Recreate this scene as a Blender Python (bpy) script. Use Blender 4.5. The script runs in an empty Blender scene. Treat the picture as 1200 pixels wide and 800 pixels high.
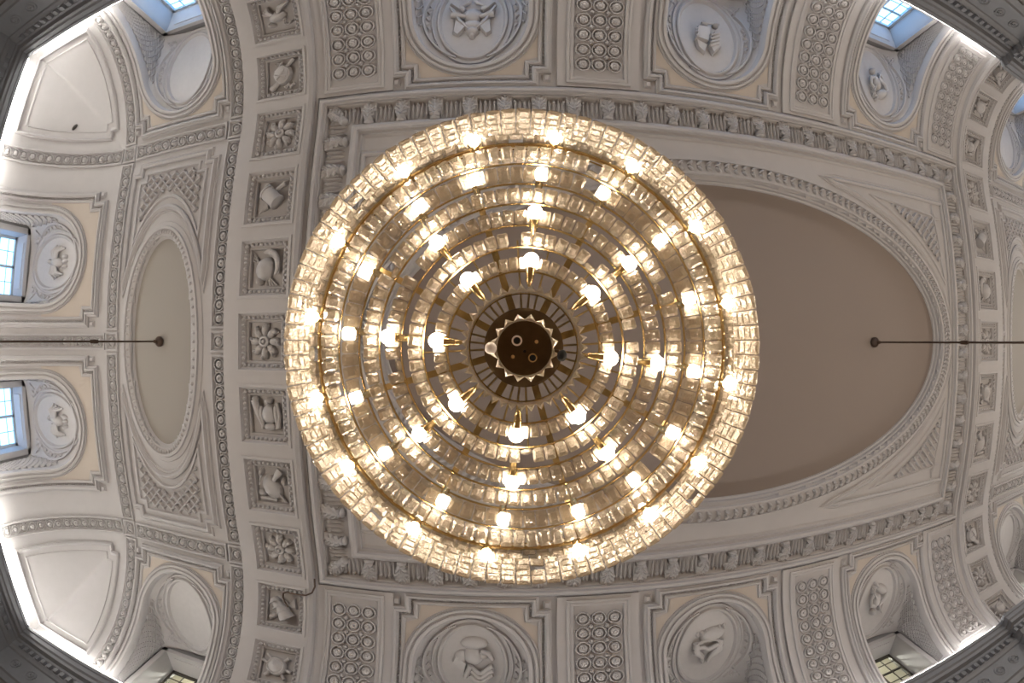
import bpy, math, random
from math import sin, cos, pi, radians, sqrt, atan2, tan, asin
import numpy as np
random.seed(7)
scene = bpy.context.scene
COL = scene.collection

# ------------------------------------------------------------------ room constants
EYE = 1.6                      # camera height above the floor
XM = 4.7                       # long axis centre of the room
LF, QF = 14.9, 4.7             # half sizes of the flat crown
CA, CB = 3.7, 4.0              # cove ellipse half axes
H = 10.0                       # crown height above the camera
ARC = 3.85                     # arc length to angle
YW = 8.65                      # window wall, long sides
XW = 19.35                     # window wall, short ends (from XM)
CORN = 6.4                     # cornice lip height above camera

def fx(p, flat):
    s = abs(p) - flat
    if s <= 0: return abs(p), 0.0
    a = min(s / ARC, pi / 2)
    return flat + CA * sin(a), a

def U(p, q, n=0.0):
    """ceiling coordinates (along, across, relief height) -> world"""
    ax, pa = fx(p, LF); ay, qa = fx(q, QF)
    X = math.copysign(ax, p); Y = math.copysign(ay, q)
    if pa > qa:
        z = H - CB + CB * cos(pa)
        nx, ny, nz = -math.copysign(sin(pa), p), 0.0, -cos(pa)
    else:
        z = H - CB + CB * cos(qa)
        nx, ny, nz = 0.0, -math.copysign(sin(qa), q), -cos(qa)
    return (XM + X + nx * n, Y + ny * n, EYE + z + nz * n)

# ------------------------------------------------------------------ materials
def mat(name, col, rough=0.6, metal=0.0, bump=0.0, bscale=20.0, vary=0.0, **kw):
    m = bpy.data.materials.new(name); m.use_nodes = True
    nt = m.node_tree; b = nt.nodes['Principled BSDF']
    b.inputs['Base Color'].default_value = (*col, 1)
    b.inputs['Roughness'].default_value = rough
    b.inputs['Metallic'].default_value = metal
    for k, v in kw.items():
        b.inputs[k.replace('_', ' ')].default_value = v
    if vary or bump:
        tc = nt.nodes.new('ShaderNodeTexCoord')
        nz = nt.nodes.new('ShaderNodeTexNoise'); nz.inputs['Scale'].default_value = bscale
        nz.inputs['Detail'].default_value = 4
        nt.links.new(tc.outputs['Object'], nz.inputs['Vector'])
        if vary:
            mx = nt.nodes.new('ShaderNodeMix'); mx.data_type = 'RGBA'
            mx.inputs['A'].default_value = (*[c * (1 - vary) for c in col], 1)
            mx.inputs['B'].default_value = (*[min(1, c * (1 + vary)) for c in col], 1)
            nt.links.new(nz.outputs['Fac'], mx.inputs['Factor'])
            nt.links.new(mx.outputs['Result'], b.inputs['Base Color'])
        if bump:
            bp = nt.nodes.new('ShaderNodeBump'); bp.inputs['Strength'].default_value = bump
            bp.inputs['Distance'].default_value = 0.02
            nt.links.new(nz.outputs['Fac'], bp.inputs['Height'])
            nt.links.new(bp.outputs['Normal'], b.inputs['Normal'])
    return m

M = {}
M['plaster'] = mat('plaster', (.388, .382, .394), .75, vary=.05, bump=.08, bscale=3)
M['relief'] = mat('relief_plaster', (.408, .402, .413), .7, vary=.06, bscale=8)
M['cream'] = mat('cream_plaster', (.415, .375, .34), .75, vary=.04, bscale=2)
M['field'] = mat('field_plaster', (.208, .176, .160), .8, vary=.03, bscale=.6)
M['small_field'] = mat('small_field_plaster', (.28, .265, .25), .8, vary=.03, bscale=.6)
M['cornice'] = mat('cornice_paint', (.17, .185, .215), .6, vary=.1, bscale=4)
M['wallm'] = mat('wall_paint', (.20, .20, .21), .7, vary=.08, bscale=2)
M['floorm'] = mat('parquet', (.30, .20, .12), .35, vary=.2, bscale=5)
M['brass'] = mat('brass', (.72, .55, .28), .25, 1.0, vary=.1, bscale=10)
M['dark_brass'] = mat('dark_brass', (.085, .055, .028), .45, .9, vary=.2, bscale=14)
M['arm_brass'] = mat('darker_brass', (.27, .19, .085), .4, 1.0, vary=.2, bscale=9)  # darker brass tone used for the arms
M['iron'] = mat('dark_iron', (.05, .045, .045), .5, .6)
M['rod'] = mat('bronze_rod', (.10, .07, .055), .45, .8)
M['black'] = mat('black_plastic', (.004, .004, .004), .85)
M['white_p'] = mat('white_plastic', (.85, .78, .72), .4)
M['winframe'] = mat('window_paint', (.36, .42, .48), .5)
M['darkframe'] = mat('dark_window_paint', (.06, .055, .045), .5)
M['corridor'] = mat('corridor_wall', (.5, .46, .36), .8, vary=.1, bscale=2)

def emis(name, col, st):
    m = bpy.data.materials.new(name); m.use_nodes = True
    nt = m.node_tree; nt.nodes.clear()
    e = nt.nodes.new('ShaderNodeEmission'); e.inputs['Color'].default_value = (*col, 1)
    e.inputs['Strength'].default_value = st
    o = nt.nodes.new('ShaderNodeOutputMaterial'); nt.links.new(e.outputs[0], o.inputs[0])
    return m
BULB_ST, COVE_ST = 80.0, 50.0
M['bulb'] = emis('bulb_glow', (1, .84, .66), BULB_ST)
M['cove'] = emis('cove_light_glow', (1, .94, .83), COVE_ST)
M['cove_mid'] = emis('cove_light_soft_glow', (1, .94, .86), COVE_ST * .58)

def glassmat():
    m = bpy.data.materials.new('window_glass'); m.use_nodes = True
    nt = m.node_tree; nt.nodes.clear()
    t = nt.nodes.new('ShaderNodeBsdfTransparent'); t.inputs[0].default_value = (.9, .95, 1, 1)
    g = nt.nodes.new('ShaderNodeBsdfGlossy'); g.inputs['Roughness'].default_value = .05
    mx = nt.nodes.new('ShaderNodeMixShader'); mx.inputs[0].default_value = .06
    nt.links.new(t.outputs[0], mx.inputs[1]); nt.links.new(g.outputs[0], mx.inputs[2])
    o = nt.nodes.new('ShaderNodeOutputMaterial'); nt.links.new(mx.outputs[0], o.inputs[0])
    return m
M['glass'] = glassmat()

def crystalmat():
    m = bpy.data.materials.new('cut_crystal'); m.use_nodes = True
    nt = m.node_tree; nt.nodes.clear()
    g = nt.nodes.new('ShaderNodeBsdfGlass'); g.inputs['Roughness'].default_value = .12
    g.inputs['IOR'].default_value = 1.5; g.inputs['Color'].default_value = (1, .97, .91, 1)
    tr = nt.nodes.new('ShaderNodeBsdfTranslucent'); tr.inputs[0].default_value = (1, .89, .72, 1)
    df = nt.nodes.new('ShaderNodeBsdfDiffuse'); df.inputs[0].default_value = (1, .89, .72, 1)
    gl = nt.nodes.new('ShaderNodeBsdfGlossy'); gl.inputs['Roughness'].default_value = .12
    gl.inputs[0].default_value = (1, .93, .82, 1)
    a = nt.nodes.new('ShaderNodeMixShader'); a.inputs[0].default_value = .5
    nt.links.new(tr.outputs[0], a.inputs[1]); nt.links.new(df.outputs[0], a.inputs[2])
    b = nt.nodes.new('ShaderNodeMixShader'); b.inputs[0].default_value = .35
    nt.links.new(a.outputs[0], b.inputs[1]); nt.links.new(gl.outputs[0], b.inputs[2])
    c = nt.nodes.new('ShaderNodeMixShader'); c.inputs[0].default_value = .55
    nt.links.new(g.outputs[0], c.inputs[1]); nt.links.new(b.outputs[0], c.inputs[2])
    # cut facets: fine voronoi bump
    tc = nt.nodes.new('ShaderNodeTexCoord'); vo = nt.nodes.new('ShaderNodeTexVoronoi')
    vo.inputs['Scale'].default_value = 38
    nt.links.new(tc.outputs['Object'], vo.inputs['Vector'])
    bp = nt.nodes.new('ShaderNodeBump'); bp.inputs['Strength'].default_value = .6; bp.inputs['Distance'].default_value = .012
    nt.links.new(vo.outputs['Distance'], bp.inputs['Height'])
    for s in (g, gl, df): nt.links.new(bp.outputs[0], s.inputs['Normal'])
    o = nt.nodes.new('ShaderNodeOutputMaterial'); nt.links.new(c.outputs[0], o.inputs[0])
    return m
M['crystal'] = crystalmat()

# ------------------------------------------------------------------ mesh builder
class MB:
    def __init__(s): s.v = []; s.f = []
    def add(s, vs, fs):
        b = len(s.v); s.v.extend(vs); s.f.extend([tuple(b + i for i in f) for f in fs]); return s
    def grid(s, rows, closed_u=False, closed_v=False):
        """rows: list of rows of points"""
        nr, nc = len(rows), len(rows[0]); vs = [p for r in rows for p in r]; fs = []
        for i in range(nr if closed_u else nr - 1):
            for j in range(nc if closed_v else nc - 1):
                i2, j2 = (i + 1) % nr, (j + 1) % nc
                fs.append((i * nc + j, i2 * nc + j, i2 * nc + j2, i * nc + j2))
        return s.add(vs, fs)
    def build(s, name, m, parent=None, smooth=True, fn=None, angle=35):
        me = bpy.data.meshes.new(name)
        vs = [fn(*v) for v in s.v] if fn else s.v
        me.from_pydata(vs, [], s.f); me.materials.append(M[m] if isinstance(m, str) else m)
        if smooth:
            me.polygons.foreach_set('use_smooth', [True] * len(me.polygons))
            try: me.set_sharp_from_angle(angle=radians(angle))
            except Exception: pass
        me.update()
        o = bpy.data.objects.new(name, me); COL.objects.link(o)
        if parent is not None:
            o.parent = parent; o.matrix_parent_inverse = parent_inv(parent)
        return o
from mathutils import Matrix, Vector
def parent_inv(p):
    return Matrix.Translation(p.location).inverted()
def tag(o, label=None, cat=None, group=None, kind=None):
    if label: o['label'] = label
    if cat: o['category'] = cat
    if group: o['group'] = group
    if kind: o['kind'] = kind
    return o
def empty(name, loc, label=None, cat=None, group=None, kind=None):
    o = bpy.data.objects.new(name, None); COL.objects.link(o); o.location = loc; o.empty_display_size = .2
    return tag(o, label, cat, group, kind)

# ---- primitives in (p,q,n) ceiling space or plain xyz
def resample(path, closed, step):
    out = []; n = len(path); m = n if closed else n - 1
    for i in range(m):
        a, b = path[i], path[(i + 1) % n]
        d = math.hypot(b[0] - a[0], b[1] - a[1]); k = max(1, int(math.ceil(d / step)))
        for j in range(k): out.append((a[0] + (b[0] - a[0]) * j / k, a[1] + (b[1] - a[1]) * j / k))
    if not closed: out.append(path[-1])
    return out
def offset_dirs(P, closed):
    n = len(P); res = []
    for i in range(n):
        a = P[(i - 1) % n] if (closed or i > 0) else None
        b = P[(i + 1) % n] if (closed or i < n - 1) else None
        c = P[i]
        def nrm(u, v):
            d = math.hypot(v[0] - u[0], v[1] - u[1]) or 1; return (-(v[1] - u[1]) / d, (v[0] - u[0]) / d)
        n1 = nrm(a, c) if a else None; n2 = nrm(c, b) if b else None
        if n1 is None: n1 = n2
        if n2 is None: n2 = n1
        m = (n1[0] + n2[0], n1[1] + n2[1]); l = math.hypot(*m)
        if l < 1e-6: res.append(n1); continue
        m = (m[0] / l, m[1] / l); k = 1 / max(.4, m[0] * n1[0] + m[1] * n1[1])
        res.append((m[0] * k, m[1] * k))
    return res
def sweep(mb, path, closed, prof, step=.25):
    P = resample(path, closed, step); D = offset_dirs(P, closed)
    rows = [[(p[0] + d[0] * o, p[1] + d[1] * o, n) for (o, n) in prof] for p, d in zip(P, D)]
    mb.grid(rows, closed_u=closed)
def ring(mb, c, prof, seg=16, mod=None):
    rows = []
    for i in range(seg):
        a = 2 * pi * i / seg; k = mod(a) if mod else 1
        rows.append([(c[0] + cos(a) * r * (k if r > .3 * prof[0][0] else 1), c[1] + sin(a) * r * (k if r > .3 * prof[0][0] else 1), c[2] + n) for r, n in prof])
    mb.grid(rows, closed_u=True)
def rosette(mb, p, q, r, h, seg=14, n0=0.0):
    ring(mb, (p, q, n0), [(r, 0), (r * .97, h * .75), (r * .86, h * .75), (r * .80, 0), (r * .64, 0), (r * .56, h * .6), (r * .36, h * .85), (r * .22, h * .8), (r * .16, h * 1.15), (.0005, h * 1.2)], seg)
def blob(mb, c, s, rot=0, seg=12, lat=5, full=False):
    a0 = -pi / 2 if full else 0
    rows = []
    for i in range(lat + 1):
        t = a0 + (pi / 2 - a0) * i / lat; rr = max(cos(t), .001); z = sin(t)
        row = []
        for j in range(seg):
            a = 2 * pi * j / seg; x, y = s[0] * rr * cos(a), s[1] * rr * sin(a)
            row.append((c[0] + x * cos(rot) - y * sin(rot), c[1] + x * sin(rot) + y * cos(rot), c[2] + s[2] * z))
        rows.append(row)
    mb.grid(rows, closed_v=True)
def tube(mb, pts, r, seg=8, taper=None, caps=True):
    P = [Vector(p) for p in pts]; rows = []; up = Vector((0, 0, 1)); n = len(P)
    for i, p in enumerate(P):
        t = (P[min(i + 1, n - 1)] - P[max(i - 1, 0)]).normalized()
        u = up.cross(t)
        if u.length < 1e-3: u = Vector((1, 0, 0)).cross(t)
        u.normalize(); w = t.cross(u); rr = r * (taper[i] if taper else 1)
        rows.append([tuple(p + (u * cos(2 * pi * k / seg) + w * sin(2 * pi * k / seg)) * rr) for k in range(seg)])
    if caps:
        rows.insert(0, [tuple(P[0])] * seg); rows.append([tuple(P[-1])] * seg)
    mb.grid(rows, closed_v=True)
def plate(mb, poly, n0, n1, bev=.02):
    """raised polygon with sloping edge (poly counter clockwise or not)"""
    k = len(poly); D = offset_dirs(poly, True)
    area = sum(poly[i][0] * poly[(i + 1) % k][1] - poly[(i + 1) % k][0] * poly[i][1] for i in range(k))
    sg = 1 if area > 0 else -1
    b = [(p[0], p[1], n0) for p in poly]
    t = [(p[0] + d[0] * bev * sg, p[1] + d[1] * bev * sg, n1) for p, d in zip(poly, D)]
    fs = [(i, (i + 1) % k, k + (i + 1) % k, k + i) for i in range(k)] + [tuple(range(k, 2 * k))]
    mb.add(b + t, fs)
def box3(mb, x0, x1, y0, y1, z0, z1, step=None):
    """box in (p,q,n) space, resampled so that it follows the vault"""
    nx = max(1, int(math.ceil((x1 - x0) / step))) if step else 1
    ny = max(1, int(math.ceil((y1 - y0) / step))) if step else 1
    xs = [x0 + (x1 - x0) * i / nx for i in range(nx + 1)]; ys = [y0 + (y1 - y0) * i / ny for i in range(ny + 1)]
    for z in (z0, z1): mb.grid([[(x, y, z) for y in ys] for x in xs])
    mb.grid([[(x, y0, z0), (x, y0, z1)] for x in xs]); mb.grid([[(x, y1, z0), (x, y1, z1)] for x in xs])
    mb.grid([[(x0, y, z0), (x0, y, z1)] for y in ys]); mb.grid([[(x1, y, z0), (x1, y, z1)] for y in ys])
def hatch(mb, poly, ang, sp, w, h, n0=0.0, step=.3):
    c, s = cos(ang), sin(ang); R = [(x * c + y * s, -x * s + y * c) for x, y in poly]
    lo = min(v[1] for v in R); hi = max(v[1] for v in R); y = lo + sp * .5; k = len(R)
    while y < hi:
        xs = []
        for i in range(k):
            a, b = R[i], R[(i + 1) % k]
            if (a[1] - y) * (b[1] - y) < 0: xs.append(a[0] + (b[0] - a[0]) * (y - a[1]) / (b[1] - a[1]))
        xs.sort()
        for i in range(0, len(xs) - 1, 2):
            x0, x1 = xs[i], xs[i + 1]
            if x1 - x0 < w: continue
            m = max(1, int((x1 - x0) / step)); rows = []
            for j in range(m + 1):
                x = x0 + (x1 - x0) * j / m
                rows.append([((x * c - yy * s), (x * s + yy * c), n) for yy, n in ((y - w, n0), (y - w * .3, n0 + h), (y + w * .3, n0 + h), (y + w, n0))])
            mb.grid(rows)
        y += sp
def ell(a, b, c=(0, 0), n=96, t0=0, t1=2 * pi, closed=True):
    k = n if closed else n + 1
    return [(c[0] + a * cos(t0 + (t1 - t0) * i / n), c[1] + b * sin(t0 + (t1 - t0) * i / n)) for i in range(k)]
def roll(w, h, n0=0.0):
    """moulding profile centred on its path"""
    return [(-w / 2, n0), (-w * .46, n0 + h * .55), (-w * .25, n0 + h), (w * .02, n0 + h * .85), (w * .12, n0 + h * .5), (w * .3, n0 + h * .55), (w * .42, n0 + h * .3), (w / 2, n0)]
def mirror(path, sp, sq): return [(p * sp, q * sq) for p, q in path]
SIDES = {-1: 'upper', 1: 'lower'}
ENDS = {-1: 'left', 1: 'right'}

# ------------------------------------------------------------------ relief motifs (local x,y about 1 unit across, n = height)
def rel(mb, c, sc, rot, kind, hs=1.0, n0=0.0, flip=1):
    """carved trophies; drawn in a unit square then placed at c"""
    t = MB()
    if kind == 'flower':
        for k in range(8):
            a = 2 * pi * k / 8
            blob(t, (.27 * cos(a), .27 * sin(a), 0), (.17, .10, .16), a)
            blob(t, (.36 * cos(a + .12), .36 * sin(a + .12), .03), (.09, .05, .14), a + .6)
        ring(t, (0, 0, 0), [(.14, 0), (.13, .15), (.08, .17), (.06, .12), (.03, .2), (.001, .2)], 14)
    elif kind == 'drum':
        a = radians(40); u = (cos(a), sin(a)); 
        pts = [(-.22 * u[0] + .02, -.22 * u[1], .14), (.24 * u[0] + .02, .24 * u[1], .14)]
        tube(t, pts, .19, 16)
        for s_ in (-.2, .22): tube(t, [((s_ - .02) * u[0] + .02, (s_ - .02) * u[1], .14), ((s_ + .03) * u[0] + .02, (s_ + .03) * u[1], .14)], .21, 16)
        for k in range(5): tube(t, [(-.36 + .06 * k, .36 - .02 * k, .04), (-.12, .1, .08)], .025, 6)
        tube(t, [(.12, -.2, .1), (.36, -.32, .12)], .04, 8, [1, 1.6])
        tube(t, [(-.3 + .32 * k / 8, -.05 - .3 * sin(pi * k / 8), .12) for k in range(9)], .035, 6)
    elif kind == 'helmet':
        blob(t, (-.03, .02, 0), (.25, .30, .3), .5, 16)
        tube(t, [(.05 + .28 * cos(a), -.05 + .34 * sin(a), .12) for a in [-2.0 + .3 * k for k in range(10)]], .07, 8, [.4, .8, 1.1, 1.2, 1.2, 1.1, 1, .9, .7, .4])
        blob(t, (-.18, .32, 0), (.1, .1, .2)); blob(t, (.15, -.32, 0), (.12, .07, .22), .4)
        for k in range(4): tube(t, [(0, .15, .06), (.1 - .1 * k + .2, .42, .05)], .025, 6)
        for k in range(3): tube(t, [(-.2, -.1, .05), (-.42, -.2 - .1 * k, .05)], .02, 6)
    elif kind == 'shield':
        plate(t, ell(.28, .30, (0, 0), 10), .05, .2, .03); plate(t, ell(.22, .24, (0, 0), 10), .2, .24, .03)
        tube(t, [(-.1, .14, .26), (.12, -.16, .26)], .02, 6); tube(t, [(-.14, -.02, .26), (.16, .06, .26)], .02, 6)
        tube(t, [(.1, -.2, .1), (.34, -.42, .12)], .05, 8); tube(t, [(-.1, .2, .1), (-.34, .40, .12)], .06, 8, [1, 1.6])
        tube(t, [(.05 + .3 * k / 8, .34 + .05 * sin(k * 1.6), .1) for k in range(9)], .04, 8)
        tube(t, [(-.2 + .2 * k / 6, -.34 + .05 * sin(k * 1.9), .1) for k in range(7)], .03, 8)
    elif kind == 'cuirass':
        blob(t, (.08, -.02, 0), (.20, .24, .26), 0, 16); blob(t, (.08, .28, 0), (.17, .1, .2))
        tube(t, [(-.3, -.36, .14), (-.22, -.05, .12), (-.12, .3, .08)], .09, 10, [1, .8, .3])
        blob(t, (-.3, -.38, .04), (.1, .07, .16)); blob(t, (.08, -.34, 0), (.1, .08, .22))
        for s_ in (-1, 1): tube(t, [(.08 + s_ * .2, -.2 + .09 * k, .1 + .04 * sin(k)) for k in range(7)], .05, 8)
        tube(t, [(.3, -.3, .08), (.38, 0, .1), (.33, .3, .08)], .05, 8)
    elif kind == 'horn shield':
        blob(t, (.0, .05, 0), (.24, .34, .26), -.55, 16); tube(t, [(.1, -.15, .14), (.22, -.3, .16), (.3, -.4, .12)], .08, 8, [.6, 1, 1.2])
        blob(t, (.35, -.12, 0), (.08, .12, .18)); blob(t, (-.3, .22, 0), (.12, .08, .18), .4); blob(t, (-.3, -.3, 0), (.07, .12, .14), .5)
        tube(t, [(.2, .2, .1), (.36, .42, .08)], .035, 6); tube(t, [(-.36, .36, .06), (-.1, .34, .1), (.1, .38, .06)], .045, 6)
        tube(t, [(-.15 - .1 * sin(k * .5), -.28 + .08 * k, .27) for k in range(4)], .02, 6)
    elif kind == 'cannon':
        tube(t, [(-.25, -.25, .16), (0, 0, .18), (.18, .28, .16)], .16, 14, [.8, 1, 1.35])
        for k in range(4): tube(t, [(-.2 + .12 * k, -.2 + .14 * k, .17), (-.18 + .12 * k, -.17 + .14 * k, .17)], .185 + .01 * k, 14)
        tube(t, [(-.1 + .25 * sin(k * .4), -.34 + .07 * k, .12) for k in range(8)], .04, 6)
        blob(t, (-.3, .28, 0), (.16, .09, .16), -.5); plate(t, [(.1, -.1), (.35, -.35), (.4, -.02)], .02, .12)
        for k in range(4): tube(t, [(-.15, .2, .06), (-.4, .42 - .07 * k, .05)], .025, 6)
    elif kind == 'round shield':
        ring(t, (0, 0, 0), [(.27, .05), (.27, .18), (.24, .22), (.2, .2), (.12, .26), (.05, .3), (.001, .32)], 20)
        for a in (.9, 2.3, 3.9, 5.5, .2, 3.4): tube(t, [(.24 * cos(a), .24 * sin(a), .1), (.44 * cos(a), .44 * sin(a), .1)], .05, 8, [.8, 1.1])
    elif kind == 'wings':
        blob(t, (0, .02, 0), (.26, .17, .26), -.2, 14); 
        for k in range(4): tube(t, [(-.05, -.02, .1), (-.22, -.1 - .03 * k, .12), (-.4 + .05 * k, -.14 - .06 * k, .08)], .045, 6)
        for k in range(3): tube(t, [(.05, -.1, .14), (.14 + .05 * k, -.28, .2), (.24 + .07 * k, -.34 - .02 * k, .1)], .05, 6)
        tube(t, [(.26 + .1 * cos(a), .2 + .1 * sin(a), .1) for a in [.5 * k for k in range(10)]], .03, 6)
        blob(t, (-.2, .24, 0), (.14, .08, .16), .3)
    elif kind == 'trophy':     # helmet over crossed flags and quivers
        blob(t, (0, .24, 0), (.12, .10, .16)); blob(t, (0, .34, 0), (.06, .06, .12)); blob(t, (0, .1, 0), (.2, .12, .14))
        blob(t, (0, -.12, 0), (.17, .18, .15))
        for s_ in (-1, 1):
            plate(t, [(s_ * .1, .12), (s_ * .33, -.02), (s_ * .36, .28), (s_ * .26, .36)], .01, .09)
            tube(t, [(s_ * .05, .2, .06), (s_ * .24, .02, .09), (s_ * .42, -.3, .06)], .035, 6)
            tube(t, [(s_ * .12, -.1, .06), (s_ * .4, -.1, .09)], .04, 6, [1, 1.6])
            plate(t, [(s_ * .2, -.2), (s_ * .45, -.4), (s_ * .3, -.45), (s_ * .12, -.3)], .01, .08)
            tube(t, [(s_ * .15 + s_ * .1 * sin(k), -.25 - .04 * k, .06) for k in range(6)], .035, 6)
    elif kind == 'books':
        plate(t, [(-.1, -.22), (.22, -.2), (.3, .12), (.02, .16)], .02, .16, .02)
        plate(t, [(-.32, -.2), (-.16, -.16), (.0, .18), (-.05, .42), (-.26, .2)], .01, .12, .02)
        plate(t, [(.02, .18), (.28, .1), (.26, .3), (.12, .42)], .01, .1, .02)
        for k in range(4): tube(t, [(-.25 + .02 * k, -.1 + .09 * k, .12), (-.05 + .02 * k, -.02 + .09 * k, .14)], .025, 6)
        blob(t, (-.22, -.32, 0), (.07, .06, .14)); blob(t, (.02, -.32, 0), (.08, .07, .13)); tube(t, [(-.3, -.36, .06), (.1, -.3, .1)], .025, 6)
        for k in range(3): tube(t, [(.22, -.1 + .08 * k, .17), (.3, -.08 + .08 * k, .17)], .012, 5)
    elif kind == 'figure':     # seated group with garlands
        blob(t, (0, 0, 0), (.13, .2, .18), .2, 14); blob(t, (.05, -.28, 0), (.08, .09, .17)); blob(t, (-.12, .25, 0), (.2, .12, .16), .5)
        tube(t, [(.05, -.12, .1), (.22, -.05, .12), (.26, .12, .1), (.18, .2, .1)], .05, 8)
        tube(t, [(-.08, -.12, .1), (-.24, .0, .1), (-.3, .15, .08)], .05, 8)
        for k in range(5): blob(t, (.16 + .04 * sin(k), .24 + .05 * k, 0), (.07, .05, .14), k)
        blob(t, (-.22, -.2, 0), (.07, .14, .12), .4); tube(t, [(-.3, -.4, .05), (0, 0, .12), (.25, .4, .06)], .022, 6)
    elif kind == 'bust':       # torso with streaming banner
        blob(t, (-.02, .14, 0), (.19, .22, .15), 0, 16); blob(t, (-.04, .42, 0), (.26, .14, .12)); blob(t, (-.2, .16, 0), (.11, .09, .12), .7)
        blob(t, (.22, .1, 0), (.13, .17, .1), .4)
        for k in range(3): tube(t, [(-.38 + .07 * j, -.14 - .1 * k + .1 * cos(j * .9) - .0 * j, .08) for j in range(7)], .045, 8)
        tube(t, [(.04, -.04, .12), (.14, -.3, .12)], .045, 8); plate(t, [(.16, -.3), (.38, .02), (.3, .2), (.1, -.02)], .01, .09)
        tube(t, [(-.36, .1, .06), (-.3, .25, .08), (-.16, .28, .08)], .05, 8)
    elif kind == 'dolphins':
        blob(t, (-.08, .24, 0), (.27, .17, .13), -.25, 14)
        for s_ in (-1, 1):
            tube(t, [(s_ * .26, .12, .06), (s_ * .24, -.08, .1), (s_ * .1, -.22, .1), (s_ * .06, -.4, .06)], .07, 8, [1, 1.1, .8, .35])
            tube(t, [(s_ * .3 * cos(a), .02 + .14 * sin(a), .09) for a in [.2 + .35 * k for k in range(6)]], .035, 6)
        tube(t, [(-.3 + .1 * k, -.02 + .05 * sin(k * 1.7), .1) for k in range(7)], .05, 8)
        for k in range(7): blob(t, (-.3 + .09 * k, .4 - .02 * k, 0), (.035, .06, .08))
    elif kind == 'eagle':
        blob(t, (0, .02, 0), (.13, .24, .17), .2, 14); blob(t, (.04, -.25, 0), (.07, .09, .15))
        for s_ in (-1, 1):
            for k in range(4): tube(t, [(s_ * .08, -.1 + .05 * k, .1), (s_ * .25, -.16 + .09 * k, .1), (s_ * (.4 - .03 * k), .02 + .11 * k, .04)], .045, 6, [1, 1, .5])
        for k in range(3): blob(t, (-.12 + .12 * k, .34, 0), (.05, .11, .1), .2 * (k - 1))
    cr, sr = cos(rot), sin(rot)
    mb.add([(c[0] + (x * flip * cr - y * sr) * sc, c[1] + (x * flip * sr + y * cr) * sc, n0 + n * sc * hs) for x, y, n in t.v], t.f)

# ------------------------------------------------------------------ niche openings: (side kind, centre, half width, tip arc, along)
# long side niches: centre along p, tip at q=6.1 ; end niches: centre along q, tip at p
NR = 1.28                                    # clear half width of the opening
LONG_N = [-13.35, -5.6, 0.0, 5.6, 13.35]
TIPQ = 6.12
TIPP = 16.75
END_N = [-2.28, 2.28]
def u_path(hw, tip, end=10.5, n=28):
    """U in local (lateral, arc) with its tip toward the crown"""
    c = tip + hw
    arc = [(hw * cos(a), c - hw * sin(a)) for a in [pi * k / n for k in range(n + 1)]]
    return [(hw, end)] + arc + [(-hw, end)]
def in_u(lat, arc, hw, tip):
    c = tip + hw
    if arc > c: return abs(lat) < hw
    return lat * lat + (arc - c) ** 2 < hw * hw

# ------------------------------------------------------------------ vault shell
def build_ceiling():
    st = .1; pm = LF + 6.0; qm = QF + 6.0
    nx = int(round(2 * pm / st)); ny = int(round(2 * qm / st)); idx = {}; mb = MB()
    def vid(i, j):
        k = (i, j)
        if k not in idx:
            idx[k] = len(mb.v); mb.v.append((-pm + i * st, -qm + j * st, 0.0))
        return idx[k]
    oa, ob = 7.42, 3.63
    for i in range(nx):
        p = -pm + (i + .5) * st
        for j in range(ny):
            q = -qm + (j + .5) * st
            if (p / oa) ** 2 + (q / ob) ** 2 < 1: continue
            if ((abs(p) - 13.4) / 1.14) ** 2 + (q / 2.64) ** 2 < 1: continue
            cut = False
            if abs(q) > TIPQ - .1:
                for c in LONG_N:
                    if in_u(p - c, abs(q), NR + .02, TIPQ): cut = True
            if abs(p) > TIPP - .1:
                for c in END_N:
                    if in_u(q - c, abs(p), NR + .02, TIPP): cut = True
            if cut: continue
            mb.f.append((vid(i, j), vid(i + 1, j), vid(i + 1, j + 1), vid(i, j + 1)))
    o = mb.build('ceiling', 'plaster', None, True, U, 60)
    tag(o, 'grey-white plaster vault with flat crown and curved coves', 'ceiling', kind='structure')
    return o
ceiling = build_ceiling()

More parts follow.
